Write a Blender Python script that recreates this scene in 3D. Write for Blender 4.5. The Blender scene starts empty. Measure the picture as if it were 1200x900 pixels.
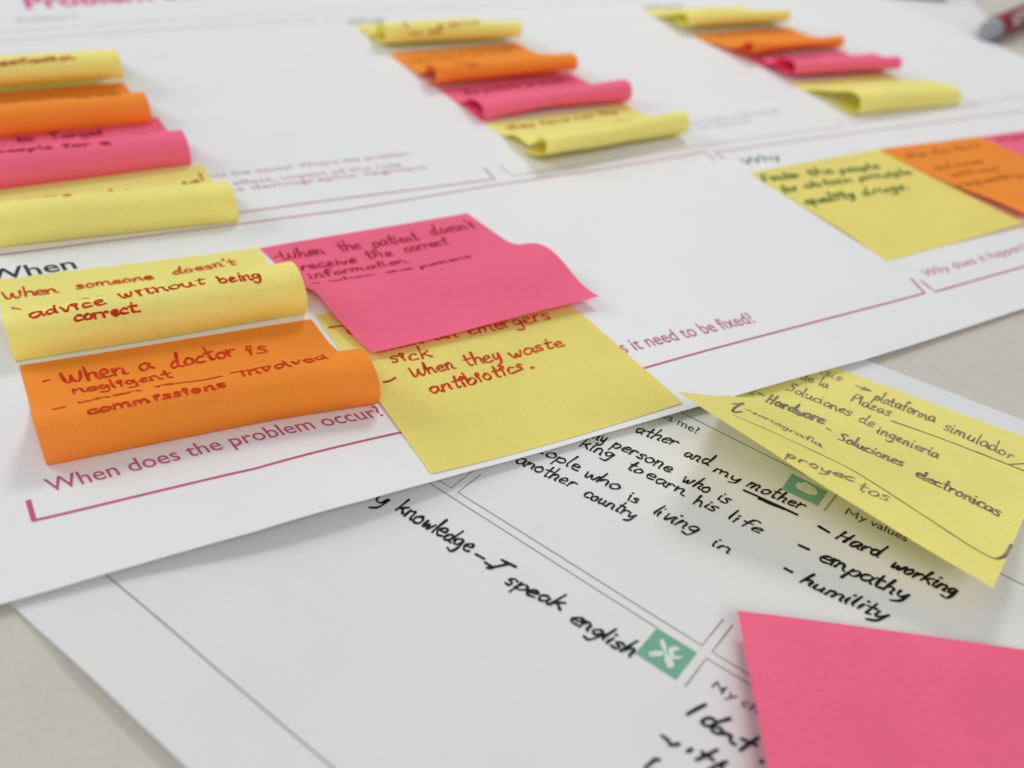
import bpy, math, random
import numpy as np
from mathutils import Matrix, Vector

random.seed(7)
scene = bpy.context.scene
col = scene.collection
rad = math.radians

# ------------------------------------------------------------------ camera
FPX = 1037.784                       # focal length in pixels of a 1200 x 900 frame
PITCH, ROLL = 0.649825, -0.0947739
BASE_A = 0.0016                      # height of the poster above the table top
CAM_Z = 0.145 + BASE_A
cp, sp = math.cos(PITCH), math.sin(PITCH)
fwd = np.array([0, cp, -sp]); right = np.array([1.0, 0, 0]); down = np.cross(fwd, right)
cr, sr = math.cos(ROLL), math.sin(ROLL)
r2 = cr * right + sr * down
d2 = -sr * right + cr * down
CM = np.array([r2, d2, fwd])         # world -> camera (x right, y down, z forward)
CAM = np.array([0.0, 0.0, CAM_Z])

cam_data = bpy.data.cameras.new("camera")
cam = bpy.data.objects.new("camera", cam_data)
col.objects.link(cam)
m = Matrix.Identity(4)
for i in range(3):
    m[i][0] = r2[i]; m[i][1] = -d2[i]; m[i][2] = -fwd[i]; m[i][3] = CAM[i]
cam.matrix_world = m
cam_data.sensor_width = 36
cam_data.lens = 36 * FPX / 1200
cam_data.clip_start = 0.01
cam_data.clip_end = 20
cam_data.dof.use_dof = True
cam_data.dof.focus_distance = 0.222
cam_data.dof.aperture_fstop = 8.8
scene.camera = cam

# ------------------------------------------------------------------ light
world = bpy.data.worlds.new("World"); scene.world = world
world.use_nodes = True
bg = world.node_tree.nodes["Background"]
bg.inputs[0].default_value = (0.84, 0.92, 1.0, 1)
bg.inputs[1].default_value = 0.33

def area(name, loc, target, size, energy, color):
    L = bpy.data.lights.new(name, 'AREA'); L.shape = 'RECTANGLE'
    L.size, L.size_y = size; L.energy = energy; L.color = color
    o = bpy.data.objects.new(name, L); col.objects.link(o); o.location = loc
    o.rotation_euler = (Vector(target) - Vector(loc)).to_track_quat('-Z', 'Y').to_euler()
    return o
area("ceiling_light", (0.12, 1.12, 0.95), (0.1, 0.35, 0), (0.36, 0.28), 5.0, (1.0, 0.95, 0.89))
area("window_light", (-1.7, 0.75, 0.85), (0.1, 0.4, 0), (0.9, 0.7), 12.0, (0.93, 0.97, 1.0))
area("room_light", (0.5, -1.3, 1.5), (0.0, 0.3, 0), (1.6, 1.0), 19, (1.0, 0.95, 0.88))

scene.view_settings.view_transform = 'Standard'
scene.view_settings.look = 'None'
scene.view_settings.exposure = 0.17
scene.view_settings.gamma = 1
scene.cycles.max_bounces = 8

# ------------------------------------------------------------------ materials
def lin(r, g, b):
    f = lambda c: (c / 255 / 12.92) if c / 255 <= 0.04045 else ((c / 255 + 0.055) / 1.055) ** 2.4
    return (f(r), f(g), f(b))

def paper_mat(name, rgb, trans=0.0, tcol=None, fibre=0.06, bump=0.35, rough=0.75, scale=1400, spec=0.12, blotch=0.06):
    mt = bpy.data.materials.new(name); mt.use_nodes = True
    nt = mt.node_tree; N = nt.nodes; L = nt.links
    b = N["Principled BSDF"]; out = N["Material Output"]
    b.inputs["Roughness"].default_value = rough
    b.inputs["Specular IOR Level"].default_value = spec
    tc = N.new("ShaderNodeTexCoord")
    n1 = N.new("ShaderNodeTexNoise"); n1.inputs["Scale"].default_value = scale; n1.inputs["Detail"].default_value = 4
    L.new(tc.outputs["Object"], n1.inputs["Vector"])
    n2 = N.new("ShaderNodeTexNoise"); n2.inputs["Scale"].default_value = 38; n2.inputs["Detail"].default_value = 3
    L.new(tc.outputs["Object"], n2.inputs["Vector"])
    # short darker fibre flecks
    mp = N.new("ShaderNodeMapping"); mp.inputs["Scale"].default_value = (1, 3.2, 1); mp.inputs["Rotation"].default_value = (0, 0, 0.7)
    L.new(tc.outputs["Object"], mp.inputs["Vector"])
    n3 = N.new("ShaderNodeTexNoise"); n3.inputs["Scale"].default_value = 330; n3.inputs["Detail"].default_value = 2
    L.new(mp.outputs["Vector"], n3.inputs["Vector"])
    fl = N.new("ShaderNodeMapRange"); fl.inputs["From Min"].default_value = 0.66; fl.inputs["From Max"].default_value = 0.78
    fl.inputs["To Min"].default_value = 1.0; fl.inputs["To Max"].default_value = 1.0 - fibre * 2.2
    L.new(n3.outputs["Fac"], fl.inputs["Value"])
    def rng(src, amp):
        r = N.new("ShaderNodeMapRange"); r.inputs["From Min"].default_value = 0.3; r.inputs["From Max"].default_value = 0.7
        r.inputs["To Min"].default_value = 1 - amp; r.inputs["To Max"].default_value = 1 + amp * 0.3
        L.new(src, r.inputs["Value"]); return r.outputs[0]
    m1 = N.new("ShaderNodeMath"); m1.operation = 'MULTIPLY'
    L.new(rng(n1.outputs["Fac"], fibre), m1.inputs[0]); L.new(rng(n2.outputs["Fac"], blotch), m1.inputs[1])
    m2 = N.new("ShaderNodeMath"); m2.operation = 'MULTIPLY'
    L.new(m1.outputs[0], m2.inputs[0]); L.new(fl.outputs[0], m2.inputs[1])
    vm = N.new("ShaderNodeVectorMath"); vm.operation = 'SCALE'; vm.inputs[0].default_value = rgb
    L.new(m2.outputs[0], vm.inputs["Scale"])
    L.new(vm.outputs[0], b.inputs["Base Color"])
    bp = N.new("ShaderNodeBump"); bp.inputs["Strength"].default_value = bump; bp.inputs["Distance"].default_value = 0.00004
    L.new(n1.outputs["Fac"], bp.inputs["Height"]); L.new(bp.outputs[0], b.inputs["Normal"])
    if trans > 0:
        t = N.new("ShaderNodeBsdfTranslucent"); t.inputs["Color"].default_value = (*(tcol or rgb), 1)
        mx = N.new("ShaderNodeMixShader"); mx.inputs[0].default_value = trans
        L.new(b.outputs[0], mx.inputs[1]); L.new(t.outputs[0], mx.inputs[2]); L.new(mx.outputs[0], out.inputs["Surface"])
    return mt

def ink_mat(name, rgb, rough=0.6, vary=0.25, scale=260):
    mt = bpy.data.materials.new(name); mt.use_nodes = True
    nt = mt.node_tree; N = nt.nodes; L = nt.links; b = N["Principled BSDF"]
    b.inputs["Roughness"].default_value = rough; b.inputs["Specular IOR Level"].default_value = 0.04
    tc = N.new("ShaderNodeTexCoord"); n = N.new("ShaderNodeTexNoise"); n.inputs["Scale"].default_value = scale
    L.new(tc.outputs["Object"], n.inputs["Vector"])
    r = N.new("ShaderNodeMapRange"); r.inputs["From Min"].default_value = 0.3; r.inputs["From Max"].default_value = 0.7
    r.inputs["To Min"].default_value = 1 - vary; r.inputs["To Max"].default_value = 1 + vary
    L.new(n.outputs["Fac"], r.inputs["Value"])
    vm = N.new("ShaderNodeVectorMath"); vm.operation = 'SCALE'; vm.inputs[0].default_value = rgb
    L.new(r.outputs[0], vm.inputs["Scale"]); L.new(vm.outputs[0], b.inputs["Base Color"])
    return mt

M = {}
M['poster'] = paper_mat("poster_paper", (0.80, 0.80, 0.805), 0.05, fibre=0.02, bump=0.14, rough=0.5, spec=0.3, blotch=0.015)
M['sheet'] = paper_mat("sheet_paper", (0.735, 0.74, 0.74), 0.05, fibre=0.02, bump=0.16, rough=0.55, spec=0.3, blotch=0.02)
M['table'] = paper_mat("table_laminate", (0.585, 0.55, 0.485), fibre=0.09, bump=0.12, rough=0.38, scale=900, spec=0.5, blotch=0.05)
M['yellow'] = paper_mat("yellow_note_paper", (0.95, 0.875, 0.275), 0.2, (0.95, 0.80, 0.08))
M['yellow_deep'] = paper_mat("deep_yellow_note_paper", (0.92, 0.80, 0.225), 0.2, (0.95, 0.76, 0.08))
M['orange'] = paper_mat("orange_note_paper", (0.98, 0.33, 0.04), 0.2, (1.0, 0.10, 0.10))
M['pink'] = paper_mat("pink_note_paper", (0.98, 0.172, 0.305), 0.2, (1.0, 0.07, 0.22))
M['red_ink'] = ink_mat("red_pen_ink", (0.56, 0.040, 0.012))
M['darkred_ink'] = ink_mat("dark_red_pen_ink", (0.36, 0.018, 0.035))
M['brown_ink'] = ink_mat("brown_pen_ink", (0.44, 0.11, 0.02))
M['black_ink'] = ink_mat("black_marker_ink", (0.012, 0.012, 0.013), rough=0.45)
M['violet_ink'] = ink_mat("violet_pen_ink", (0.24, 0.19, 0.15), vary=0.4)
M['green_ink'] = ink_mat("green_pen_ink", (0.07, 0.15, 0.04))
M['magenta_print'] = ink_mat("magenta_print", (0.50, 0.11, 0.22), vary=0.08)
M['faint_print'] = ink_mat("faint_print", (0.55, 0.40, 0.45), vary=0.05)
M['title_print'] = ink_mat("title_print", (0.62, 0.09, 0.26), vary=0.05)
M['dark_print'] = ink_mat("dark_print", (0.045, 0.055, 0.06), vary=0.1)
M['grey_print'] = ink_mat("grey_print", (0.14, 0.16, 0.16), vary=0.1)
M['green_print'] = ink_mat("green_print", (0.175, 0.40, 0.285), vary=0.06)
M['white_print'] = ink_mat("white_print", (0.64, 0.70, 0.66), vary=0.03)

# ------------------------------------------------------------------ geometry of the view
def ray(x, y):
    return CM.T @ np.array([(x - 600) / FPX, (y - 450) / FPX, 1.0])
def Wz(x, y, z=BASE_A):
    d = ray(x, y)
    return CAM + d * ((z - CAM[2]) / d[2])
def proj(q):
    c = (q - CAM) @ CM.T
    return np.stack([600 + FPX * c[..., 0] / c[..., 2], 450 + FPX * c[..., 1] / c[..., 2]], -1), c[..., 2]

E0 = Wz(0, 708)[:2]; E1 = Wz(1200, 361)[:2]
EA = (E1 - E0) / np.linalg.norm(E1 - E0)              # along the poster's near edge
VA = np.array([-EA[1], EA[0]])                         # away from the near edge
SB0 = Wz(15, 710, 0.0005)[:2]; SB1 = Wz(215, 900, 0.0005)[:2]
EB = (SB1 - SB0) / np.linalg.norm(SB1 - SB0)           # along the lower sheet's left edge
VB = np.array([-EB[1], EB[0]])                         # into the lower sheet

def hA(x, y):
    dx = x - E0[0]; dy = y - E0[1]
    a = (dx * EA[0] + dy * EA[1]) * 1e3; b = (dx * VA[0] + dy * VA[1]) * 1e3
    w = 0.00016 * np.sin(a / 31 + 1) * np.cos(b / 47 + 0.5) + 0.00020 * np.sin(a / 73 + b / 51) + 0.00005 * np.sin(a / 11 - b / 17)
    bump = 0.0030 * np.exp(-((a - 62) / 36) ** 2) * np.exp(-(b / 42) ** 2)
    bump2 = 0.0009 * np.exp(-((a - 190) / 40) ** 2) * np.exp(-(b / 30) ** 2)
    return BASE_A + w + bump + bump2
def hB(x, y):
    dx = x - SB0[0]; dy = y - SB0[1]
    d = (dx * VB[0] + dy * VB[1]) * 1e3; a = (dx * EB[0] + dy * EB[1]) * 1e3
    lift = 0.0016 * np.exp(-(d / 26) ** 2) * (1 / (1 + np.exp(-(a - 14) / 5)))
    return 0.0003 + lift + 0.00010 * (1 + np.sin(a / 27 + d / 41)) + 0.00004 * (1 + np.sin(a / 9 - d / 13))

class Flat:
    def __init__(s, h): s.h = h
    def pos(s, a, b): return np.array([a, b, s.h(a, b)])
    def inv(s, px):
        z = s.h(0.0, 0.2)
        for _ in range(5):
            q = Wz(px[0], px[1], z); z = s.h(q[0], q[1])
        return q[:2]
SA, SB = Flat(hA), Flat(hB)

KN = np.array([0, 12 - 1e-6, 12, 18, 24, 30, 36, 42, 48, 54, 60, 66, 72, 76.0])
class Note:
    """a square note, glued along its top strip, curled along arc length b"""
    def __init__(s, tl, ang, skew, kl, kr, base, w=0.076, ln=0.076, sag=0.0, gap=0.00018, crease=0.00012, seed=0):
        s.tl = np.array(tl[:2], float); s.w = w; s.ln = ln; s.base = base; s.sag = sag; s.gap = gap; s.xh = 0.0034
        t = rad(ang); s.ex = np.array([math.cos(t), math.sin(t)])
        t2 = t - math.pi / 2 + rad(skew); s.ey = np.array([math.cos(t2), math.sin(t2)])
        s.P = []
        n = 76; tt = np.arange(n) + 0.5
        for K in (kl, kr):
            A = np.radians(np.interp(tt, KN, [0, 0] + list(K)))
            A = np.convolve(np.pad(A, 2, mode='edge'), np.ones(5) / 5, 'valid')
            ds = ln / n
            s.P.append((np.concatenate([[0], np.cumsum(np.cos(A)) * ds]), np.concatenate([[0], np.cumsum(np.sin(A)) * ds])))
        s.g = np.linspace(0, 1, n + 1)
        r = np.random.RandomState(seed); s.c = r.uniform(0.6, 1.4, 4); s.ph = r.uniform(0, 6.28, 4); s.crease = crease
        s.build_grid()
    def pos(s, a, b):
        u = a / s.w; t = np.clip(b / s.ln, 0, 1)
        uu = np.clip(u, 0, 1)
        S = (1 - uu) * np.interp(t, s.g, s.P[0][0]) + uu * np.interp(t, s.g, s.P[1][0])
        Z = (1 - uu) * np.interp(t, s.g, s.P[0][1]) + uu * np.interp(t, s.g, s.P[1][1])
        S = S + (b - t * s.ln)
        Z = Z - s.sag * np.sin(math.pi * uu) * np.clip(t * 1.6 - 0.5, 0, 1)
        Z = Z + s.crease * np.clip(t * 3 - 0.6, 0, 1) * (np.sin(u * 7 * s.c[0] + s.ph[0]) + 0.6 * np.sin(u * 13 * s.c[1] + t * 5 + s.ph[1]) + 1.2)
        x = s.tl[0] + s.ex[0] * a + s.ey[0] * S; y = s.tl[1] + s.ex[1] * a + s.ey[1] * S
        return np.stack(np.broadcast_arrays(x, y, s.base(x, y) + s.gap + np.maximum(Z, 0)), -1)
    def build_grid(s):
        a, b = np.meshgrid(np.linspace(0, s.w, 120), np.linspace(0, s.ln, 160), indexing='ij')
        s.ga, s.gb = a.ravel(), b.ravel()
        s.gp, s.gd = proj(s.pos(s.ga, s.gb))
    def inv(s, px):
        px = np.array(px, float)
        d = np.hypot(*(s.gp - px).T)
        near = d < max(3.0, d.min() + 0.5)
        idx = np.where(near)[0]
        i = idx[np.argmin(s.gd[idx] + d[idx] * 0.0006)]
        q = np.array([s.ga[i], s.gb[i]])
        for _ in range(6):
            p0 = proj(s.pos(*q))[0]; e = 1e-4
            J = np.stack([(proj(s.pos(q[0] + e, q[1]))[0] - p0) / e, (proj(s.pos(q[0], q[1] + e))[0] - p0) / e], 1)
            if abs(np.linalg.det(J)) < 1e4: break
            st = np.linalg.solve(J, px - p0); k = min(1, 0.006 / (np.linalg.norm(st) + 1e-12))
            q = q + st * k
        return q

# ------------------------------------------------------------------ mesh helpers
def mesh_obj(name, verts, faces, mat, origin=(0, 0, 0), parent=None, smooth=True, uv=None):
    o3 = np.array(origin, float)
    vs = [tuple(np.array(v, float) - o3) for v in verts]
    me = bpy.data.meshes.new(name); me.from_pydata(vs, [], faces); me.update()
    if smooth:
        for p in me.polygons: p.use_smooth = True
    me.materials.append(mat)
    o = bpy.data.objects.new(name, me); col.objects.link(o)
    if parent is None:
        o.location = o3
    else:
        o.parent = parent
        o.location = o3 - np.array(parent.location)
    return o

def tag(o, label=None, cat=None, group=None, kind=None):
    if label: o['label'] = label
    if cat: o['category'] = cat
    if group: o['group'] = group
    if kind: o['kind'] = kind
    return o

def grid_mesh(name, P, mat, origin, thick, parent=None):
    """closed thin slab from a grid of top points"""
    na, nb = P.shape[:2]
    # per-vertex normals by finite differences
    du = np.gradient(P, axis=0); dv = np.gradient(P, axis=1)
    n = np.cross(du, dv); n /= np.linalg.norm(n, axis=2)[..., None] + 1e-12
    n *= np.sign((n[..., 2:3] * 1.0).mean()) if abs(n[0, 0, 2]) < 1e-6 else np.sign(n[0, 0, 2])
    Q = P - n * thick
    V = np.concatenate([P.reshape(-1, 3), Q.reshape(-1, 3)]); off = na * nb
    F = []
    flip = np.cross(du, dv)[0, 0, 2] < 0
    def q(a, b, c, d): F.append((d, c, b, a) if flip else (a, b, c, d))
    I = lambda i, j: i * nb + j
    for i in range(na - 1):
        for j in range(nb - 1):
            q(I(i, j), I(i + 1, j), I(i + 1, j + 1), I(i, j + 1))
            q(off + I(i, j + 1), off + I(i + 1, j + 1), off + I(i + 1, j), off + I(i, j))
    for i in range(na - 1):
        q(I(i + 1, 0), I(i, 0), off + I(i, 0), off + I(i + 1, 0))
        q(I(i, nb - 1), I(i + 1, nb - 1), off + I(i + 1, nb - 1), off + I(i, nb - 1))
    for j in range(nb - 1):
        q(I(0, j), I(0, j + 1), off + I(0, j + 1), off + I(0, j))
        q(I(na - 1, j + 1), I(na - 1, j), off + I(na - 1, j), off + I(na - 1, j + 1))
    o = mesh_obj(name, V, F, mat, origin, parent)
    me = o.data
    for k, p in enumerate(me.polygons):
        if k >= 2 * (na - 1) * (nb - 1): p.use_smooth = False
    me.set_sharp_from_angle(angle=rad(50))
    return o

def catmull(pts, n=5):
    pts = np.array(pts, float)
    if len(pts) < 3:
        return np.array([pts[0] + (pts[-1] - pts[0]) * t for t in np.linspace(0, 1, 6)])
    P = np.vstack([2 * pts[0] - pts[1], pts, 2 * pts[-1] - pts[-2]])
    out = []
    for i in range(1, len(P) - 2):
        for t in np.linspace(0, 1, n, endpoint=False):
            a, b, c, d = P[i - 1], P[i], P[i + 1], P[i + 2]
            out.append(0.5 * (2 * b + (c - a) * t + (2 * a - 5 * b + 4 * c - d) * t * t + (-a + 3 * b - 3 * c + d) * t ** 3))
    out.append(pts[-1])
    return np.array(out)

LIFT = [0.0]
def ribbon(surf, ab, width, V, F, off=0.00009, round_ends=True, jitter=0.24, rs=random):
    """a pen stroke laid on the surface; ab are surface coordinates"""
    ab = np.array(ab, float)
    keep = [0]
    for i in range(1, len(ab)):
        if np.linalg.norm(ab[i] - ab[keep[-1]]) > 1e-5: keep.append(i)
    ab = ab[keep]
    if len(ab) < 2:
        ab = np.array([ab[0] - [width * .25, 0], ab[0] + [width * .25, 0]])
    e = 5e-5
    W = np.array([surf.pos(*p) for p in ab])
    Na = []
    for p in ab:
        q = surf.pos(*p); ta = surf.pos(p[0] + e, p[1]) - q; tb = surf.pos(p[0], p[1] + e) - q
        n = np.cross(ta, tb); n /= np.linalg.norm(n) + 1e-15; Na.append(n)
    Na = np.array(Na)
    if isinstance(surf, Note): Na = -Na
    T = np.gradient(W, axis=0); T /= np.linalg.norm(T, axis=1)[:, None] + 1e-15
    S = np.cross(Na, T)
    n = len(W); hw = np.full(n, width / 2)
    if jitter:
        ph = rs.uniform(0, 6); hw = hw * (1 + jitter * np.sin(np.arange(n) * 0.7 + ph))
    if round_ends:
        c0, c1 = W[0].copy(), W[-1].copy()
        pre = [(W[0] - T[0] * hw[0] * k, hw[0] * math.sqrt(max(0, 1 - k * k)), S[0], Na[0]) for k in (0.98, 0.8, 0.5)]
        post = [(W[-1] + T[-1] * hw[-1] * k, hw[-1] * math.sqrt(max(0, 1 - k * k)), S[-1], Na[-1]) for k in (0.5, 0.8, 0.98)]
        rows = pre + [(W[i], hw[i], S[i], Na[i]) for i in range(n)] + post
    else:
        rows = [(W[i], hw[i], S[i], Na[i]) for i in range(n)]
    b0 = len(V)
    LIFT[0] = (LIFT[0] + 6e-6) % 6e-5
    for i, (c, h, s_, nn) in enumerate(rows):
        z = nn * (off + LIFT[0] + i * 1.5e-7)
        V.append(c + s_ * h + z); V.append(c - s_ * h + z)
    for i in range(len(rows) - 1):
        a = b0 + 2 * i
        F.append((a, a + 1, a + 3, a + 2))

# ------------------------------------------------------------------ handwriting
G = {
 'a': (.86, [[(.68,.85),(.4,1),(.08,.65),(.12,.12),(.4,.05),(.68,.55),(.72,.92),(.7,.3),(.88,.02)]]),
 'b': (.8, [[(.1,2),(.12,1),(.1,.08),(.45,.0),(.72,.45),(.5,.95),(.12,.6)]]),
 'c': (.7, [[(.65,.85),(.38,1),(.08,.6),(.18,.08),(.68,.12)]]),
 'd': (.88, [[(.64,.8),(.35,.95),(.06,.5),(.22,.03),(.58,.25)],[(.75,2),(.68,.9),(.66,.2),(.86,.02)]]),
 'e': (.7, [[(.1,.48),(.6,.62),(.52,.98),(.24,.92),(.06,.45),(.25,.02),(.7,.14)]]),
 'f': (.62, [[(.75,1.8),(.5,2),(.34,1.6),(.28,0)],[(.02,1),(.62,1.05)]]),
 'g': (.8, [[(.64,.88),(.34,1),(.06,.6),(.28,.15),(.6,.5),(.68,.9),(.66,0),(.45,-.72),(.0,-.6)]]),
 'h': (.82, [[(.1,2),(.1,0)],[(.1,.45),(.4,.98),(.64,.8),(.64,.2),(.8,.0)]]),
 'i': (.32, [[(.12,.95),(.1,.3),(.2,0)],[(.14,1.45),(.17,1.52)]]),
 '1': (.42, [[(.2,0),(.16,.7),(.05,1.1),(.12,1.45),(.34,1.35),(.3,1.0),(.1,.98)]]),
 'j': (.35, [[(.2,.95),(.2,-.4),(-.1,-.7)],[(.22,1.45),(.25,1.5)]]),
 'k': (.78, [[(.1,2),(.08,0)],[(.66,1.1),(.12,.42),(.34,.55),(.76,0)]]),
 'l': (.3, [[(.1,2),(.1,.4),(.2,0)]]),
 'm': (1.25, [[(.08,.95),(.08,0)],[(.08,.6),(.32,.98),(.5,.75),(.5,.05)],[(.5,.6),(.78,.98),(.98,.75),(1.0,.15),(1.18,0)]]),
 'n': (.82, [[(.08,.95),(.08,0)],[(.08,.55),(.38,.98),(.6,.75),(.62,.15),(.8,.0)]]),
 'o': (.78, [[(.4,1),(.08,.62),(.2,.06),(.58,.1),(.68,.65),(.4,1),(.3,.9)]]),
 'p': (.78, [[(.12,.95),(.06,-.8)],[(.12,.6),(.45,1),(.7,.6),(.45,.05),(.1,.15)]]),
 'q': (.8, [[(.64,.85),(.34,1),(.06,.5),(.3,.05),(.62,.5)],[(.68,.95),(.68,-.8)]]),
 'r': (.62, [[(.08,.95),(.1,0)],[(.1,.5),(.32,.95),(.6,.86)]]),
 's': (.62, [[(.58,.9),(.3,1),(.12,.74),(.48,.42),(.44,.06),(.05,.08)]]),
 't': (.6, [[(.3,1.8),(.28,.3),(.42,0),(.55,.08)],[(.0,1.05),(.62,1.1)]]),
 'u': (.8, [[(.08,.95),(.08,.25),(.3,.0),(.6,.35),(.62,.95),(.64,.2),(.8,0)]]),
 'v': (.68, [[(.05,.95),(.28,.02),(.62,.98)]]),
 'w': (1.0, [[(.05,.95),(.18,.1),(.36,.05),(.5,.7),(.6,.1),(.8,.1),(.95,.98)]]),
 'x': (.7, [[(.05,.95),(.65,0)],[(.62,1),(.05,0)]]),
 'y': (.78, [[(.08,.95),(.14,.35),(.4,.2),(.64,.95)],[(.66,.95),(.56,-.3),(.1,-.75)]]),
 'z': (.7, [[(.08,.92),(.62,.96),(.1,.04),(.66,.06)]]),
 'W': (1.35, [[(.0,1.5),(.1,.3),(.32,.02),(.56,.4),(.64,1.05),(.68,.35),(.88,.02),(1.14,.35),(1.25,1.35)]]),
 'w2': (1.2, []),
 'H': (1.05, [[(.15,1.7),(.05,0)],[(.85,1.8),(.75,0)],[(.1,.85),(.8,.95)]]),
 'S': (.85, [[(.78,1.6),(.4,1.8),(.12,1.4),(.6,.9),(.6,.2),(.05,.05)]]),
 'P': (.85, [[(.1,0),(.12,1.7),(.6,1.75),(.7,1.25),(.15,.85)]]),
 'I': (.8, [[(.1,1.8),(.8,1.85)],[(.45,1.8),(.4,.05)],[(.0,.0),(.75,.08)]]),
 'K': (.9, [[(.12,1.7),(.06,0)],[(.8,1.5),(.12,.7),(.4,.75),(.85,.05)]]),
 'L': (.8, [[(.12,1.8),(.1,.05),(.7,.05)]]),
 'T': (.9, [[(.0,1.75),(.9,1.8)],[(.45,1.75),(.42,0)]]),
 'F': (.8, [[(.1,1.7),(.1,0)],[(.1,1.7),(.75,1.75)],[(.1,.95),(.6,1)]]),
 '.': (.3, [[(.1,.02),(.14,.08)]]),
 '-': (.7, [[(.05,.5),(.6,.58)]]),
 "'": (.2, [[(.1,1.9),(.05,1.5)]]),
 '>': (.8, [[(.0,.6),(.75,.6)],[(.4,1.0),(.78,.6),(.4,.2)]]),
 ' ': (.6, []),
}
WR = random.Random(11)
def word(surf, parent, text, p0, p1, up, width, mat, name='handwriting', wob=0.05):
    A0 = surf.inv(p0); A1 = surf.inv(p1)
    U = surf.inv((p0[0] + up[0], p0[1] + up[1])) - A0
    tot = sum(G[c][0] + .12 for c in text) - .12
    if isinstance(surf, Note):
        L = np.linalg.norm(U); cap = surf.xh * min(1.0, math.hypot(*up) / 6.0); U = U * min(max(L, 0.0009), cap) / L
    X = (A1 - A0) / tot
    V, F = [], []; x = 0
    for c in text:
        adv, strokes = G[c]
        sx = WR.uniform(.93, 1.07); sy = WR.uniform(.9, 1.12); dy = WR.uniform(-.08, .08); sh = WR.uniform(-.08, .08)
        for st in strokes:
            pts = [(x + px * sx + sh * py + WR.uniform(-wob, wob), py * sy + dy + WR.uniform(-wob, wob)) for px, py in st]
            c_ = catmull(pts, 4)
            ribbon(surf, [A0 + X * a + U * b for a, b in c_], width, V, F, rs=WR)
        x += adv + .12
    return mesh_obj(name, V, F, mat, parent.location, parent, smooth=False)
def raw(surf, parent, strokes, width, mat, name='handwriting', smooth=True, off=0.00009, ends=True, jit=.1):
    V, F = [], []
    for st in strokes:
        pts = [surf.inv(p) for p in st]
        if smooth: ab = catmull(pts, 5)
        else:
            ab = []
            for i in range(len(pts) - 1):
                n = max(2, int(np.linalg.norm(pts[i + 1] - pts[i]) / 0.006))
                ab += [pts[i] + (pts[i + 1] - pts[i]) * k / n for k in range(n)]
            ab.append(pts[-1])
        ribbon(surf, ab, width, V, F, off=off, round_ends=ends, jitter=jit, rs=WR)
    return mesh_obj(name, V, F, mat, parent.location, parent, smooth=False)

# printed text from the built-in font, laid on a surface
_fc = {}
def font_mesh(text, bold):
    k = (text, bold)
    if k not in _fc:
        cu = bpy.data.curves.new("t", 'FONT'); cu.body = text; cu.resolution_u = 3; cu.offset = bold; cu.space_character = 1.0
        o = bpy.data.objects.new("t", cu); col.objects.link(o)
        bpy.context.view_layer.update()
        dg = bpy.context.evaluated_depsgraph_get()
        me = bpy.data.meshes.new_from_object(o.evaluated_get(dg))
        v = np.array([x.co[:2] for x in me.vertices]); f = [tuple(p.vertices) for p in me.polygons]
        bpy.data.objects.remove(o); bpy.data.curves.remove(cu); bpy.data.meshes.remove(me)
        _fc[k] = (v, f)
    return _fc[k]
def ptext(surf, parent, text, p0, p1, up, mat, bold=-0.012, name='printed_text', slant=None):
    v, f = font_mesh(text, bold)
    A0 = surf.inv(p0); A1 = surf.inv(p1); U = surf.inv((p0[0] + up[0], p0[1] + up[1])) - A0
    x0, x1 = v[:, 0].min(), v[:, 0].max()
    X = (A1 - A0) / (x1 - x0); Y = U / 0.70
    V = []
    for x, y in v:
        q = surf.pos(*(A0 + X * (x - x0) + Y * y)); V.append(q + np.array([0, 0, 0.00008]))
    o = mesh_obj(name, V, f, mat, parent.location, parent, smooth=False)
    return o
def poly(surf, parent, px, mat, name, off=0.00007):
    V = []
    ring = [surf.inv(p) for p in px]
    V = [surf.pos(*r) + np.array([0, 0, off]) for r in ring]
    return mesh_obj(name, V, [tuple(range(len(V)))], mat, parent.location, parent, smooth=False)

# ------------------------------------------------------------------ the table and the papers
def slab_box(name, x0, x1, y0, y1, z0, z1, mat):
    V = [(x, y, z) for z in (z0, z1) for x, y in ((x0, y0), (x1, y0), (x1, y1), (x0, y1))]
    F = [(3, 2, 1, 0), (4, 5, 6, 7), (0, 1, 5, 4), (1, 2, 6, 5), (2, 3, 7, 6), (3, 0, 4, 7)]
    return mesh_obj(name, V, F, mat, (0, 0, z0), smooth=False)
table = tag(slab_box("table_top", -1.6, 1.6, -0.35, 1.9, -0.03, 0.0, M['table']), kind='structure')

# upper poster: near edge follows the photographed bow, the rest is straight
edge_px = [(0, 708), (60, 691), (120, 673), (200, 650), (300, 622), (430, 585), (560, 549), (700, 510), (850, 467), (1010, 422), (1100, 394), (1200, 361)]
ea, eb = [], []
for p in edge_px:
    q = SA.inv(p) - E0; ea.append(q @ EA); eb.append(q @ VA)
ea, eb = np.array(ea), np.array(eb)
RV0 = SA.inv((1067, 10)); RV1 = SA.inv((1200, 67))
VR = RV0 - RV1; VR /= np.linalg.norm(VR)
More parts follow.
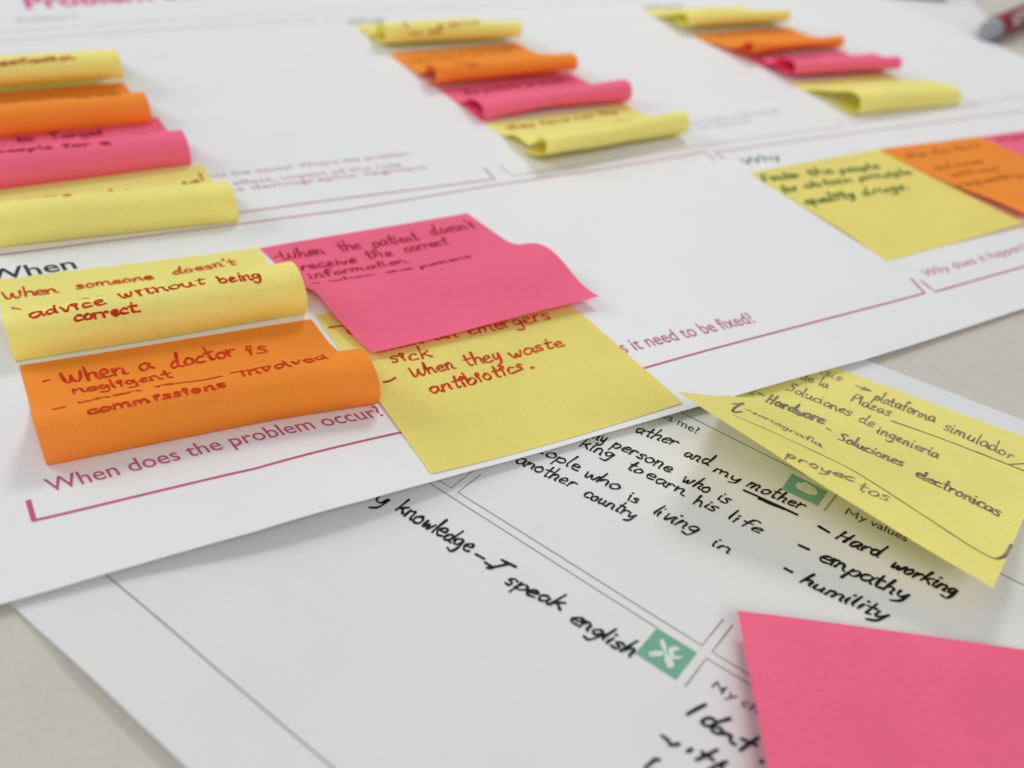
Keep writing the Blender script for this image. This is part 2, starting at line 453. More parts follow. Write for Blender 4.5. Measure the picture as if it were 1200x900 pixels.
# where the right edge meets the near edge
T = np.linalg.solve(np.stack([EA, -VR], 1), RV1 - E0)
LA = T[0]
LEFT = -0.42
us = np.concatenate([np.linspace(LEFT, -0.02, 24), np.linspace(0, 0.30, 75)[0:], np.linspace(0.31, LA, 30)])
vs = np.concatenate([np.linspace(0, 0.1, 34), np.linspace(0.11, 0.82, 50)])
PA = np.zeros((len(us), len(vs), 3))
for i, u in enumerate(us):
    e = np.interp(u, ea, eb)
    for j, v in enumerate(vs):
        k = (u - LEFT) / (LA - LEFT)
        bd = VA * (1 - k) + VR * k
        q = E0 + EA * u + VA * e * max(0, 1 - v / 0.1) + bd * v
        PA[i, j] = (q[0], q[1], hA(q[0], q[1]))
poster = grid_mesh("canvas_poster", PA, M['poster'], (E0[0], E0[1], BASE_A), 0.00024)
tag(poster, "large white poster printed with magenta boxes, overlapping the second sheet", "poster")

# lower sheet
tr0 = Wz(1010, 420, 0.0005)[:2]
WB = (tr0 - SB0) @ VB
us = np.linspace(-0.30, 0.36, 67); vs = np.concatenate([np.linspace(0, 0.06, 24), np.linspace(0.066, WB, 30)])
tr1 = Wz(1200, 492, 0.0005)[:2]
PB = np.zeros((len(us), len(vs), 3))
ang = ((tr1 - SB0) @ VB - WB) / ((tr1 - tr0) @ EB)
a0 = (tr0 - SB0) @ EB
for i, u in enumerate(us):
    wid = WB + ang * (u - a0)
    for j, v in enumerate(vs):
        q = SB0 + EB * u + VB * (v * wid / WB)
        PB[i, j] = (q[0], q[1], hB(q[0], q[1]))
sheet = grid_mesh("canvas_sheet", PB, M['sheet'], (SB0[0], SB0[1], 0.0003), 0.00022)
tag(sheet, "white sheet with black handwriting and green icon squares, partly under the poster", "sheet")

# far sheet at the top right, under the poster
c0 = Wz(1138, 0, 0.0004); c1 = Wz(1158, 22, 0.0004)
dv = (c1 - c0)[:2]; dv /= np.linalg.norm(dv); nv = np.array([dv[1], -dv[0]])
if (Wz(1000, 60)[:2] - c0[:2]) @ nv < 0: nv = -nv
PC = np.zeros((12, 12, 3))
for i, u in enumerate(np.linspace(-0.2, 0.105, 12)):
    for j, v in enumerate(np.linspace(0, 0.21, 12)):
        q = c0[:2] + dv * u + nv * v; PC[i, j] = (q[0], q[1], 0.0005 + 0.0001 * math.sin(u * 30))
far = grid_mesh("blank_sheet", PC, M['sheet'], (c0[0], c0[1], 0.0004), 0.0002)
tag(far, "blank white sheet beside the marker at the far right, tucked under the poster", "sheet")

# ------------------------------------------------------------------ printing on the poster
MG = 'magenta_print'
def pline(surf, parent, pts, w, mat, name='printed_line'):
    return raw(surf, parent, [pts], w, M[mat], name, smooth=False, ends=False, jit=0, off=0.00005)
pline(SA, poster, [(33, 586), (40, 610.5)], 0.0011, MG)
pline(SA, poster, [(38.5, 610.5), (150, 584), (300, 549), (500, 500), (760, 430), (1084, 343.5)], 0.0008, MG)
pline(SA, poster, [(1067, 326), (1084, 344)], 0.0008, MG)
pline(SA, poster, [(1079, 329), (1096, 342), (1200, 312.5), (1260, 295)], 0.0008, MG)
pline(SA, poster, [(-40, 304), (0, 299), (130, 282), (400, 247), (580, 217), (800, 183), (826, 178), (837, 188)], 0.0007, 'magenta_print')
pline(SA, poster, [(850, 187), (838, 179), (1000, 156), (1200, 130)], 0.0007, MG)
pline(SA, poster, [(-40, 293), (0, 288), (277, 250), (400, 233), (580, 210), (567, 197)], 0.0007, MG)
pline(SA, poster, [(585, 194), (600, 206), (800, 174), (990, 148), (980, 141)], 0.0006, 'faint_print')
pline(SA, poster, [(992, 140), (1001, 146), (1200, 112)], 0.0006, 'faint_print')
pline(SA, poster, [(-40, 51), (0, 48), (200, 34), (360, 23), (368, 27)], 0.0006, 'faint_print')
pline(SA, poster, [(384, 26), (378, 21), (560, 11), (750, 1)], 0.0005, 'faint_print')
pline(SA, poster, [(-40, 41), (0, 38), (200, 24), (400, 12), (600, 2)], 0.0006, 'faint_print')
ptext(SA, poster, "When", (-15, 331), (91, 314.5), (-6, -13), M['dark_print'], 0.012)
ptext(SA, poster, "Why", (872, 194), (917, 187), (-7, -8), M['dark_print'], 0.0)
ptext(SA, poster, "When does the problem occur?", (58, 577), (452, 487), (-8, -15), M[MG], 0.006)
ptext(SA, poster, "Why does it need to be fixed?", (652, 433.5), (887, 377.5), (-10, -14), M[MG], 0.004)
ptext(SA, poster, "Why does it happen?", (1086, 325), (1204, 292), (-8, -8), M[MG], -0.005)
ptext(SA, poster, "Who has the issues? Where the problem", (200, 214), (481, 182), (-4, -5), M[MG], -0.01)
ptext(SA, poster, "has an effect, impact of the role", (214, 224), (472, 195), (-4, -5), M[MG], -0.01)
ptext(SA, poster, "in its demographic segment", (240, 229), (502, 197.5), (-4, -5), M[MG], -0.01)
ptext(SA, poster, "What is the problem that needs to be solved?", (690, 164), (916, 131), (-4, -4), M['faint_print'], 0)
ptext(SA, poster, "and what is its nature?", (740, 163), (882, 143), (-4, -4), M['faint_print'], 0)
ptext(SA, poster, "Problem Statement", (31, 10), (352, -10), (-6, -14), M['title_print'], 0.03)
ptext(SA, poster, "Audience 2", (19, 26), (92, 22), (-3, -6), M['faint_print'], 0.0)
ptext(SA, poster, "What", (409, 29.5), (452, 25.5), (-5, -6), M['grey_print'], 0.0)
ptext(SA, poster, "Where", (758, 12), (802, 8), (-5, -5), M['grey_print'], 0.0)

# ------------------------------------------------------------------ printing on the lower sheet
GL = 0.00022
pline(SB, sheet, [(110, 662), (122, 672), (250, 781), (390, 900), (430, 934)], 0.00026, 'grey_print')
pline(SB, sheet, [(480, 551), (503, 566), (770, 736)], GL, 'grey_print')
pline(SB, sheet, [(500, 554), (515, 563.5), (528.5, 572), (557, 550)], GL, 'grey_print')
pline(SB, sheet, [(564, 556), (536.5, 577), (653, 650), (822.5, 756.5), (847.5, 726)], GL, 'grey_print')
pline(SB, sheet, [(858.5, 732.5), (834.3, 764), (885, 795), (930, 822)], GL, 'grey_print')
pline(SB, sheet, [(802.5, 805), (827.5, 771.7), (890, 809), (930, 833)], GL, 'grey_print')
pline(SB, sheet, [(780, 474), (887, 528), (1172, 672), (1240, 706)], GL, 'grey_print')
pline(SB, sheet, [(966, 598.5), (981, 579)], GL, 'grey_print')
def icon(square, symbol, hole=None):
    a = poly(SB, sheet, square, M['green_print'], 'icon_square')
    for k, s_ in enumerate(symbol):
        V = [SB.pos(*SB.inv(p)) + np.array([0, 0, 0.00013]) for p in s_]
        mesh_obj('icon_symbol', V, [tuple(range(len(V)))], M['white_print'], (a.location + sheet.location), None, smooth=False)
        o = col.objects[-1]; o.parent = a; o.location = (0, 0, 0)
    if hole:
        V = [SB.pos(*SB.inv(p)) + np.array([0, 0, 0.00018]) for p in hole]
        o = mesh_obj('icon_symbol', V, [tuple(range(len(V)))], M['green_print'], (a.location + sheet.location), None, smooth=False)
        o.parent = a; o.location = (0, 0, 0)
z5 = lambda pts, ox=600, oy=650, s=5: [(ox + x / s, oy + y / s) for x, y in pts]
icon([(770, 736), (817, 765), (792, 797), (744.4, 766)],
     [z5([(868, 498), (888, 497), (908, 545), (902, 572), (915, 590), (935, 600), (952, 647), (948, 660), (932, 666), (912, 664), (892, 618), (893, 590), (885, 562), (868, 530)]),
      z5([(800, 582), (806, 571), (830, 565), (880, 565), (886, 580), (880, 595), (820, 600), (805, 594)]),
      z5([(914, 562), (925, 545), (945, 538), (975, 545), (987, 560), (960, 563), (950, 570), (947, 582), (955, 596), (968, 599), (1000, 595), (985, 612), (950, 616), (928, 600), (925, 590), (914, 578)])],
     z5([(816, 580), (822, 576), (828, 580), (822, 585)]))
icon([(928, 555), (970, 576), (958, 593), (916, 573)],
     [z5([(560, 745), (575, 728), (600, 730), (620, 725), (645, 745), (670, 755), (690, 785), (680, 805), (640, 800), (600, 780), (570, 765)], 820, 420)])
raw(SB, sheet, [[(991, 602), (995, 595.5), (999, 604), (1006, 601), (1003, 608)]], 0.00035, M['dark_print'], 'printed_text', smooth=False, jit=0)
ptext(SB, sheet, "y values", (1006, 609), (1062, 635), (4, -6.5), M['dark_print'], 0.003)
raw(SB, sheet, [[(834.7, 805.3), (840.7, 798.8), (844, 808.7), (851.3, 805), (845.3, 813)]], 0.0004, M['dark_print'], 'printed_text', smooth=False, jit=0)
ptext(SB, sheet, "y challenges", (850, 816), (960, 880), (7.5, -8), M['dark_print'], 0.004)
ptext(SB, sheet, "Who defines me?", (708, 457), (817, 509), (4.5, -6.5), M['dark_print'], 0.003)

# ------------------------------------------------------------------ black marker writing on the lower sheet
BK = M['black_ink']; BW = 0.00051
def wb(text, p0, p1, up, w=BW): word(SB, sheet, text, p0, p1, up, w, BK, wob=0.06)
wb("y", (436, 588), (450, 596), (8, -8), .00062)
wb("knowledge", (464, 598), (547, 648), (9, -6.5), .00062)
raw(SB, sheet, [[(558, 650), (567, 655)]], .00070, BK)
raw(SB, sheet, [[(588, 656.5), (604, 664.5)], [(596, 661), (588, 663), (573, 666)], [(568.5, 659.5), (577, 665.5), (571, 666)]], .00072, BK)
wb("speak", (590, 683), (655, 715), (9, -5.5), .00062)
wb("english", (666, 727), (738, 770), (8.5, -6), .00062)
wb("ather", (743, 506), (790, 523), (5.5, -4.5))
wb("and", (800, 534), (830, 546), (5.5, -4.5))
wb("my", (835, 552), (866, 566), (5, -4))
wb("mother", (874, 570), (938, 598), (6, -4.5))
raw(SB, sheet, [[(872, 575), (900, 587.5), (934, 603.5)], [(889, 585), (903, 589), (918, 597)], [(892, 585.5), (905, 592), (917, 596)]], .00070, BK)
wb("my", (690, 512), (708, 520), (5, -5))
wb("persone", (716, 523), (784, 554), (6, -5))
wb("who", (798, 564), (829, 579), (6, -4.5))
wb("is", (839, 585), (851, 591), (5.5, -4.5))
wb("king", (679, 523), (716, 538), (6, -5))
wb("to", (733, 549), (750, 556), (5.5, -4.5))
wb("earn", (756, 559), (800, 581), (5.5, -4.5))
wb("his", (811, 590), (838, 600), (5.5, -4.5))
wb("life", (850, 607), (890, 626), (7, -4))
wb("people", (615, 522), (677, 553), (6, -5))
wb("who", (683, 557), (723, 576), (6.5, -5.5))
wb("is", (734, 585), (746, 591), (5, -4.5))
wb("living", (763, 601), (814, 626), (8, -5))
wb("in", (832, 638), (853, 649), (6, -4))
wb("another", (603, 542), (670, 572), (6, -5))
wb("country", (682, 581), (742, 609), (6, -5))
raw(SB, sheet, [[(960, 617.5), (971, 624)], [(937, 639.5), (947, 644)], [(920, 666.5), (927.5, 670.5)]], .00085, BK)
wb("Hard", (979, 631), (1029, 654), (7.5, -5), .00062)
wb("working", (1042, 664), (1119, 699), (7, -5), .00062)
wb("empathy", (959, 656), (1060, 704), (7, -6), .00062)
wb("humility", (936, 682), (1034, 727), (7.5, -5), .00062)
z75 = lambda pts: [(760 + x / 7.5, 780 + y / 7.5) for x, y in pts]
raw(SB, sheet, [z75(s_) for s_ in (
    [(340, 430), (420, 385), (500, 345)],
    [(580, 480), (530, 462), (470, 490), (490, 525), (545, 535), (610, 500), (712, 470)],
    [(560, 530), (600, 545), (640, 560), (655, 590), (610, 600), (565, 580), (555, 545)],
    [(640, 600), (700, 605), (725, 620), (715, 650), (730, 680), (762, 695)],
    [(805, 745), (880, 690), (960, 635)], [(820, 648), (880, 670), (945, 700)],
    [(985, 850), (995, 840)])], .00072, BK)
raw(SB, sheet, [z75(s_) for s_ in (
    [(118, 620), (160, 650), (185, 675), (190, 698), (225, 700), (265, 690)], [(340, 758), (380, 738)],
    [(418, 833), (510, 790), (603, 742)], [(470, 765), (520, 800), (568, 833)],
    [(520, 930), (600, 880), (682, 850)], [(600, 880), (640, 885), (650, 920), (670, 960)])], .00072, BK)
raw(SB, sheet, [z75(s_) for s_ in ([(-30, 900), (30, 850), (60, 825), (90, 832)], [(-40, 960), (60, 930)])], .00072, BK)

# ------------------------------------------------------------------ the sticky notes
def note(spec, mat, label, group=None, seed=0, **kw):
    tl, an, skew, kl, kr = spec
    s = Note([tl[0] / 1e3, tl[1] / 1e3], an, skew, kl, kr, kw.pop('base', hA), seed=seed, **kw)
    na = 31; nb = 96
    P = np.array([s.pos(np.full(nb, a), np.linspace(0, s.ln, nb)) for a in np.linspace(0, s.w, na)])
    V = P.reshape(-1, 3)
    F = [((i + 1) * nb + j, i * nb + j, i * nb + j + 1, (i + 1) * nb + j + 1) for i in range(na - 1) for j in range(nb - 1)]
    o = mesh_obj("sticky_note", V, F, M[mat], P[0, 0])
    tag(o, label, "sticky note", group)
    return s, o
GRP = "curled sticky notes in stepped rows on the poster"

SPEC = {
'L1': ([-276.16, 387.72], 28.44, 3, [24, 23, 23, 23, 23, 21, 17, 1, -54, -133, -163, -167], [24, 23, 23, 23, 23, 21, 17, 1, -54, -133, -163, -167]),
'L2': ([-249.76, 345.23], 30.72, 4, [5, 9, 16, 24, 29, 21, -6, -62, -120, -162, -182, -182], [5, 9, 16, 24, 29, 21, -6, -62, -120, -162, -182, -182]),
'L3': ([-220.5, 309.1], 32.17, 2, [5, 9, 16, 25, 30, 22, -4, -55, -112, -158, -180, -182], [5, 9, 16, 25, 30, 22, -4, -55, -112, -158, -180, -182]),
'L4': ([-192.52, 275.8], 25.36, 7, [4, 8, 18, 30, 37, 20, -14, -62, -116, -158, -180, -184], [4, 8, 18, 30, 37, 20, -14, -62, -116, -158, -180, -184]),
'M1': ([-105.67, 501.89], 30.76, 0, [2, 1, 7, 28, 48, 48, 0, -81, -142, -179, -185, -185], [38, 17, 7, 7, 15, 25, 24, -16, -117, -185, -185, -185]),
'M2': ([-78.88, 457.78], 32.4, 0, [4, 2, 0, 1, 10, 31, 48, 19, -62, -147, -182, -185], [3, 6, 13, 16, 16, 17, 19, 19, -20, -133, -173, -161]),
'M3': ([-48.3, 413.53], 34.24, 0, [-2, -2, 31, 38, 7, -2, -69, -187, -187, -184, -180, -178], [-2, 7, 17, 24, 29, 28, 3, -72, -142, -184, -185, -182]),
'M4': ([-22.82, 376.25], 33.09, 0, [-3, 24, 25, -3, -2, 48, 44, -65, -157, -160, -168, -179], [0, 10, 20, 29, 37, 23, -46, -120, -169, -185, -182, -179]),
'R1': ([59.8, 593.76], 24.5, 0, [3, 11, 18, 21, 21, 22, 18, -29, -144, -185, -185, -185], [6, 1, -2, 7, 31, 48, 34, -85, -169, -185, -185, -185]),
'R2': ([85.11, 546.91], 30.14, 0, [7, 8, 7, 5, 7, 25, 48, 18, -106, -184, -185, -185], [5, 1, -2, 7, 33, 42, -24, -146, -186, -185, -185, -185]),
'R3': ([111.79, 510.88], 27.83, 0, [-3, 19, 48, 32, 1, -2, -122, -184, -185, -185, -185, -185], [27, 29, 20, -3, 9, 37, -52, -170, -184, -149, -184, -185]),
'R4': ([129.03, 472.56], 29.94, 0, [22, 20, 16, 14, 20, 18, -10, -85, -150, -178, -184, -185], [16, 18, 18, 12, 8, 10, -10, -80, -150, -180, -184, -185]),
'F1': ([-154.54, 217.02], 25.94, 8, [0, 4, 18, 40, 40, 0, -52, -102, -145, -170, -182, -182], [8, 20, 34, 44, 34, 4, -38, -85, -135, -165, -180, -182]),
'F2': ([-127.64, 178.25], 26.45, 8, [0, 4, 24, 46, 38, -14, -68, -115, -150, -172, -182, -182], [4, 12, 28, 42, 36, 12, -28, -78, -130, -165, -180, -184]),
'F3': ([-85.61, 250.19], 31.4, 9, [6, 0, -2, 13, 25, 4, -14, -8, -4, 0, 2, 2], [0, 0, 2, 20, 34, 22, 4, -14, -22, -14, 0, 4]),
}
L1, oL1 = note(SPEC['L1'], 'yellow', "topmost curled yellow note at the left edge, above the orange one", GRP, 1)
L2, oL2 = note(SPEC['L2'], 'orange', "curled orange note at the left edge, between the topmost yellow and the pink one", GRP, 2)
L3, oL3 = note(SPEC['L3'], 'pink', "curled pink note at the left edge of the poster, under the orange one", GRP, 3)
L4, oL4 = note(SPEC['L4'], 'yellow', "curled yellow note at the left edge, just above the printed word When", GRP, 4)
M1_, oM1 = note(SPEC['M1'], 'yellow', "topmost yellow note of the middle group, farthest back", GRP, 5)
M2_, oM2 = note(SPEC['M2'], 'orange', "curled orange note of the middle group of four", GRP, 6)
M3_, oM3 = note(SPEC['M3'], 'pink', "pink note rolled into a tube in the middle group", GRP, 7)
M4_, oM4 = note(SPEC['M4'], 'yellow', "front yellow note of the middle group, rolled beside the double box line", GRP, 8)
R1_, oR1 = note(SPEC['R1'], 'yellow', "farthest yellow note of the right far group, at the top of the photo", GRP, 9)
R2_, oR2 = note(SPEC['R2'], 'orange', "small curled orange note in the far right group of four", GRP, 10)
R3_, oR3 = note(SPEC['R3'], 'pink', "small pink note curled over, in the far right group of four", GRP, 11, w=0.0705)
R4_, oR4 = note(SPEC['R4'], 'yellow', "front yellow note of the far right group, its corner reaching right", GRP, 12, w=0.071)
F1, oF1 = note(SPEC['F1'], 'yellow', "curled yellow note with red writing right below the printed word When", None, 13)
F2, oF2 = note(SPEC['F2'], 'orange', "large curled orange note with red writing about a doctor, front left", None, 14)
F3, oF3 = note(SPEC['F3'], 'pink', "bent pink note with dark red writing in the middle, overhanging a yellow one", None, 15, ln=0.0732, w=0.0747)

# flat yellow note at the poster's near edge
tl = SA.inv((369, 370)); bl = SA.inv((505, 556)); br = SA.inv((800, 473))
exv = br - bl; w4 = np.linalg.norm(exv); eyv = bl - tl; l4 = np.linalg.norm(eyv)
an = math.degrees(math.atan2(exv[1], exv[0])); sk = math.degrees(math.atan2(eyv[1], eyv[0])) - (an - 90)
F4, oF4 = note((tl * 1e3, an, sk, [0, 1, 2, 2, 1, 0, -1, -2, -2, -1, 0, 0], [0, 0, 1, 1, 0, -1, -1, 0, 0, 0, 0, 0]), 'yellow_deep',
               "flat yellow note about wasting antibiotics, sticking out from under the pink one", None, 16, w=w4, ln=l4, crease=0.00008)
# the Why notes
tl = SA.inv((878, 203)); tr = SA.inv((1030, 175)); bl = SA.inv((1040, 306))
exv = tr - tl; eyv = bl - tl; an = math.degrees(math.atan2(exv[1], exv[0])); sk = math.degrees(math.atan2(eyv[1], eyv[0])) - (an - 90)
W1, oW1 = note((tl * 1e3, an, sk, [0, 0, 1, 1, 1, 1, 1, 0, -2, -5, -8, -10], [0, 0, 0, 1, 1, 1, 1, 2, 2, 2, 2, 2]), 'yellow_deep',
               "flat yellow note with green writing under the printed word Why", None, 17, w=np.linalg.norm(exv), ln=np.linalg.norm(eyv))
tl = SA.inv((1030, 176)); tr = SA.inv((1147, 161)); exv = tr - tl
an2 = math.degrees(math.atan2(exv[1], exv[0]))
W2, oW2 = note((tl * 1e3, an2, 3, [0, 0, 1, 2, 4, 6, 7, 7, 5, 4, 3, 2], [0, 0, 1, 3, 5, 7, 8, 7, 5, 4, 3, 2]), 'orange',
               "lifted orange note at the right edge, overlapping the flat yellow one", None, 18, gap=0.0005, w=np.linalg.norm(exv))
tl3 = SA.inv((1147, 161))
W3, oW3 = note((tl3 * 1e3, an2, 3, [0, 0, 2, 3, 4, 4, 3, 2, 1, 1, 1, 1], [0, 0, 2, 3, 4, 4, 3, 2, 1, 1, 1, 1]), 'pink',
               "pink note cut by the right edge, behind the orange one", None, 19)
# yellow note lying across the lower sheet
a5 = Wz(975, 430, 0.0005)[:2]; b5 = Wz(1200, 512, 0.0005)[:2]; e5 = (b5 - a5) / np.linalg.norm(b5 - a5)
tl5 = a5 - e5 * 0.0155
R5, oR5 = note((tl5 * 1e3, math.degrees(math.atan2(e5[1], e5[0])), -7.5, [0, 0, 0, 8, 22, 30, 32, 32, 32, 32, 32, 30], [0, 2, 6, 11, 14, 13, 11, 9, 8, 8, 7, 6]), 'yellow',
               "yellow note with violet writing lifting off the lower sheet, tucked under the poster", None, 20, base=hB, sag=0.0006)
# pink note at the lower right corner
tlp = Wz(864, 716, 0.0045)[:2]; trp = Wz(1200, 754, 0.0045)[:2]; exv = trp - tlp
def hP(x, y):
    u = ((x - tlp[0]) * exv[0] + (y - tlp[1]) * exv[1]) / np.linalg.norm(exv)
    v = -((x - tlp[0]) * -exv[1] + (y - tlp[1]) * exv[0]) / np.linalg.norm(exv)
    return hB(x, y) + 0.0040 - 0.0030 * np.clip(u / 0.076, 0, 1) ** 1.3 + 0.0035 * np.clip(v / 0.04, 0, 1) * np.clip(1 - u / 0.05, 0, 1) ** 2
RP, oRP = note((tlp * 1e3, math.degrees(math.atan2(exv[1], exv[0])), 0, [0] * 12, [0] * 12), 'pink',
               "blank pink note in the lower right corner, its left side lifted", None, 21, base=hP, crease=0.00015)

# ------------------------------------------------------------------ writing on the notes
RD, DR, BR, VI, GN = M['red_ink'], M['darkred_ink'], M['brown_ink'], M['violet_ink'], M['green_ink']
RW = 0.00068
# yellow, under "When"
def w1(*a, w=RW): word(F1, oF1, a[0], a[1], a[2], a[3], w, RD)
w1("When", (6, 351), (69, 343), (-3, -5.5))
w1("someone", (90, 339), (180, 327), (-2, -4), w=.0007)
w1("doesn't", (203, 322), (277, 310), (-2.5, -4), w=.0007)
w1("receive", (14, 362), (105, 350), (-.8, -1.6), w=.0005)
w1("a proper", (112, 345), (180, 334), (-.8, -1.6), w=.0005)
w1("adv1ce", (36, 373), (124, 357), (-2.5, -5.5))
w1("w1thout", (141, 350), (241, 332), (-2.5, -5))
w1("being", (258, 332), (307, 326), (-2.5, -5))
w1("correct.", (88, 377), (166, 365), (-2.5, -6))
# orange
def w2(*a, w=.00076): word(F2, oF2, a[0], a[1], a[2], a[3], w, RD)
w2("-", (52, 449), (61, 447), (-2, -4), w=.0006)
w2("When", (75, 450), (150, 438), (-5, -9))
w2("a", (165, 435), (179, 432), (-4, -8))
w2("doctor", (201, 432), (278, 416), (-4, -9))
w2("1s", (291, 417), (315, 412), (-4, -8))
w2("negl1gent", (86, 462), (203, 442), (-3, -5), w=.0006)
w2("when 1t", (90, 473), (204, 450), (-.6, -1.5), w=.0006)
for st_ in ([(62, 480), (76, 477)], [(207, 449.5), (235, 446), (260, 441)], [(270, 437.5), (290, 434), (316, 429)]): raw(F2, oF2, [st_], .0005, RD)
w2("comm1ss1ons", (103, 486), (266, 453), (-2, -4.6), w=.0006)
w2("involved", (284, 442), (385, 420), (-2.5, -5), w=.0006)
# pink
def w3(*a, w=.00068): word(F3, oF3, a[0], a[1], a[2], a[3], w, DR)
w3("-", (320, 304), (329, 302), (-2, -3), w=.0006)
w3("When", (333, 305), (382, 297), (-3, -5.5))
w3("the", (399, 295), (424, 291), (-3.5, -6))
w3("patient", (438, 290), (492, 281), (-3.5, -6))
w3("doesn't", (507, 276), (558, 267), (-3.5, -5.5))
w3("receive", (354, 317), (419, 308), (-2, -4.5))
w3("the", (430, 304), (461, 299), (-3, -4.5))
w3("correct", (475, 296), (525, 286), (-2.5, -4.5))
w3("information.", (364, 327), (482, 307), (-2, -4))
w3("- when", (365, 334), (441, 322), (-1.8, -3.5), w=.0007)
w3("the", (452, 321), (483, 315), (-2, -3.5), w=.0007)
w3("patient", (493, 314), (551, 302), (-2, -3.5), w=.0007)
# flat yellow
def w4_(*a, w=.00068): word(F4, oF4, a[0], a[1], a[2], a[3], w, RD)
raw(F4, oF4, [[(386, 384), (401, 382)], [(403, 378), (410, 391), (420, 389)]], .0008, RD)
w4_("when an emergers", (440, 413), (646, 374), (-3.5, -7))
w4_("s1ck", (459, 426), (507, 418), (-3, -6.5))
raw(F4, oF4, [[(450, 448), (457, 446.5), (463, 443)]], .0008, RD)
w4_("When", (484, 443), (534, 431), (-3.5, -7))
w4_("they", (548, 430), (589, 421), (-4, -7.5))
w4_("waste", (599, 420), (660, 405), (-3.5, -6.5))
w4_("ant1b1ot1cs", (506, 462), (614, 434), (-3.5, -7.5))
raw(F4, oF4, [[(623, 431.5), (624.5, 431)]], .0009, RD)
# yellow on the lower sheet
def w5(*a, w=.00040): word(R5, oR5, a[0], a[1], a[2], a[3], w, VI, wob=.04)
w5("isis", (960, 438), (985, 447), (3, -4))
w5(">", (1001, 454), (1018, 460), (3, -4))
w5("plataforma", (1023, 468), (1094, 495), (3.2, -5), w=.00044)
w5("simulador", (1105, 503), (1186, 539), (3.2, -5))
w5("de la", (938, 444), (969, 455), (3, -4.5))
w5("Plazas", (996, 470), (1042, 488), (3, -4.5))
w5("Soluciones", (921, 457), (996, 488), (3.2, -4.5))
w5("de", (1005, 494), (1023, 501), (3.2, -4.5))
w5("ingenieria", (1027, 507), (1099, 538), (3, -4.5), w=.00044)
w5("s", (874, 461), (884, 463), (3, -4))
w5("Hardware", (897, 471), (963, 497), (3.5, -4.5), w=.0007)
w5("Soluciones", (981, 515), (1058, 547), (3.2, -5), w=.0006)
w5("electronicas", (1072, 558), (1171, 606), (3.5, -5), w=.0006)
w5("seriografia", (881, 484), (963, 525), (3.2, -3.8))
w5("proyec", (920, 535), (1000, 565), (3.2, -3.5), w=.0005)
w5("tos", (1004, 574), (1040, 588), (3.5, -4.5))
raw(R5, oR5, [[(889, 461), (896, 464)], [(969, 502), (973, 504.5)], [(858, 473.5), (872, 472.5), (864, 476), (858, 483), (869, 482.5)],
              [(874, 480), (880, 482)]], .0006, VI)
raw(R5, oR5, [[(1045, 493.5), (1100, 513), (1160, 536), (1200, 552)]], .00038, VI)
raw(R5, oR5, [[(1181, 544.5), (1200, 543.5)]], .00038, VI)
raw(R5, oR5, [[(860, 487), (895, 502), (930, 518), (960, 532), (1000, 552), (1060, 590), (1100, 616), (1140, 642), (1166, 655), (1177, 652), (1182, 645), (1185, 639)]], .00036, VI)
raw(R5, oR5, [[(1169, 655), (1177, 652), (1182, 645), (1185, 639)]], .0007, VI)
# Why notes
def w6(*a, w=.0010): word(W1, oW1, a[0], a[1], a[2], a[3], w, GN)
w6("Faster", (896, 213), (938, 208), (-3, -5)); w6("the", (948, 207), (978, 203), (-3, -5)); w6("people", (985, 203), (1031, 197), (-3, -4.5))
w6("for", (918, 227), (936, 223), (-3.5, -5)); w6("obtain", (944, 221), (1000, 213), (-3, -4.5)); w6("principle", (1008, 212), (1068, 204), (-3, -4.5))
w6("qual1ty", (946, 240), (1003, 231), (-3.5, -5), w=.0012); w6("drugs.", (1012, 230), (1066, 221), (-3.5, -5))
def w7(*a, w=.0007): word(W2, oW2, a[0], a[1], a[2], a[3], w, BR)
w7("the", (1062, 186), (1086, 182), (-3, -4)); w7("doctors", (1094, 181), (1150, 172), (-3, -4))
w7("and nurses", (1096, 199), (1152, 191), (-3, -4)); w7("without", (1116, 207), (1172, 199), (-3, -4)); w7("requesting it", (1124, 219), (1215, 204), (-3, -4), w=.0008)
word(W3, oW3, "mala", (1170, 166), (1215, 160), (-3, -5), .0009, DR)
# left group
word(L1, oL1, "classification", (-22, 78), (88, 69), (-2, -3.5), .0010, BR)
word(L2, oL2, "restrict in", (-10, 122), (92, 114), (-2, -3.5), .0007, BR); word(L2, oL2, "an area", (92, 115), (140, 111), (-2, -4), .0010, BR)
word(L3, oL3, "to", (18, 167), (42, 165), (-2.5, -5), .0012, DR); word(L3, oL3, "Target", (60, 163), (122, 158), (-2.5, -5), .0012, DR); word(L3, oL3, "the", (145, 158), (172, 154), (-2.5, -5), .0012, DR)
word(L3, oL3, "people for a", (-6, 180), (130, 169), (-1.5, -2.5), .0009, DR)
word(L4, oL4, "doctors", (-8, 235), (84, 227), (-2, -3.5), .0010, BR); word(L4, oL4, "in", (106, 224), (131, 221), (-2, -3.5), .0009, BR); word(L4, oL4, "hospital", (147, 221), (240, 210), (-3, -5), .0009, BR)
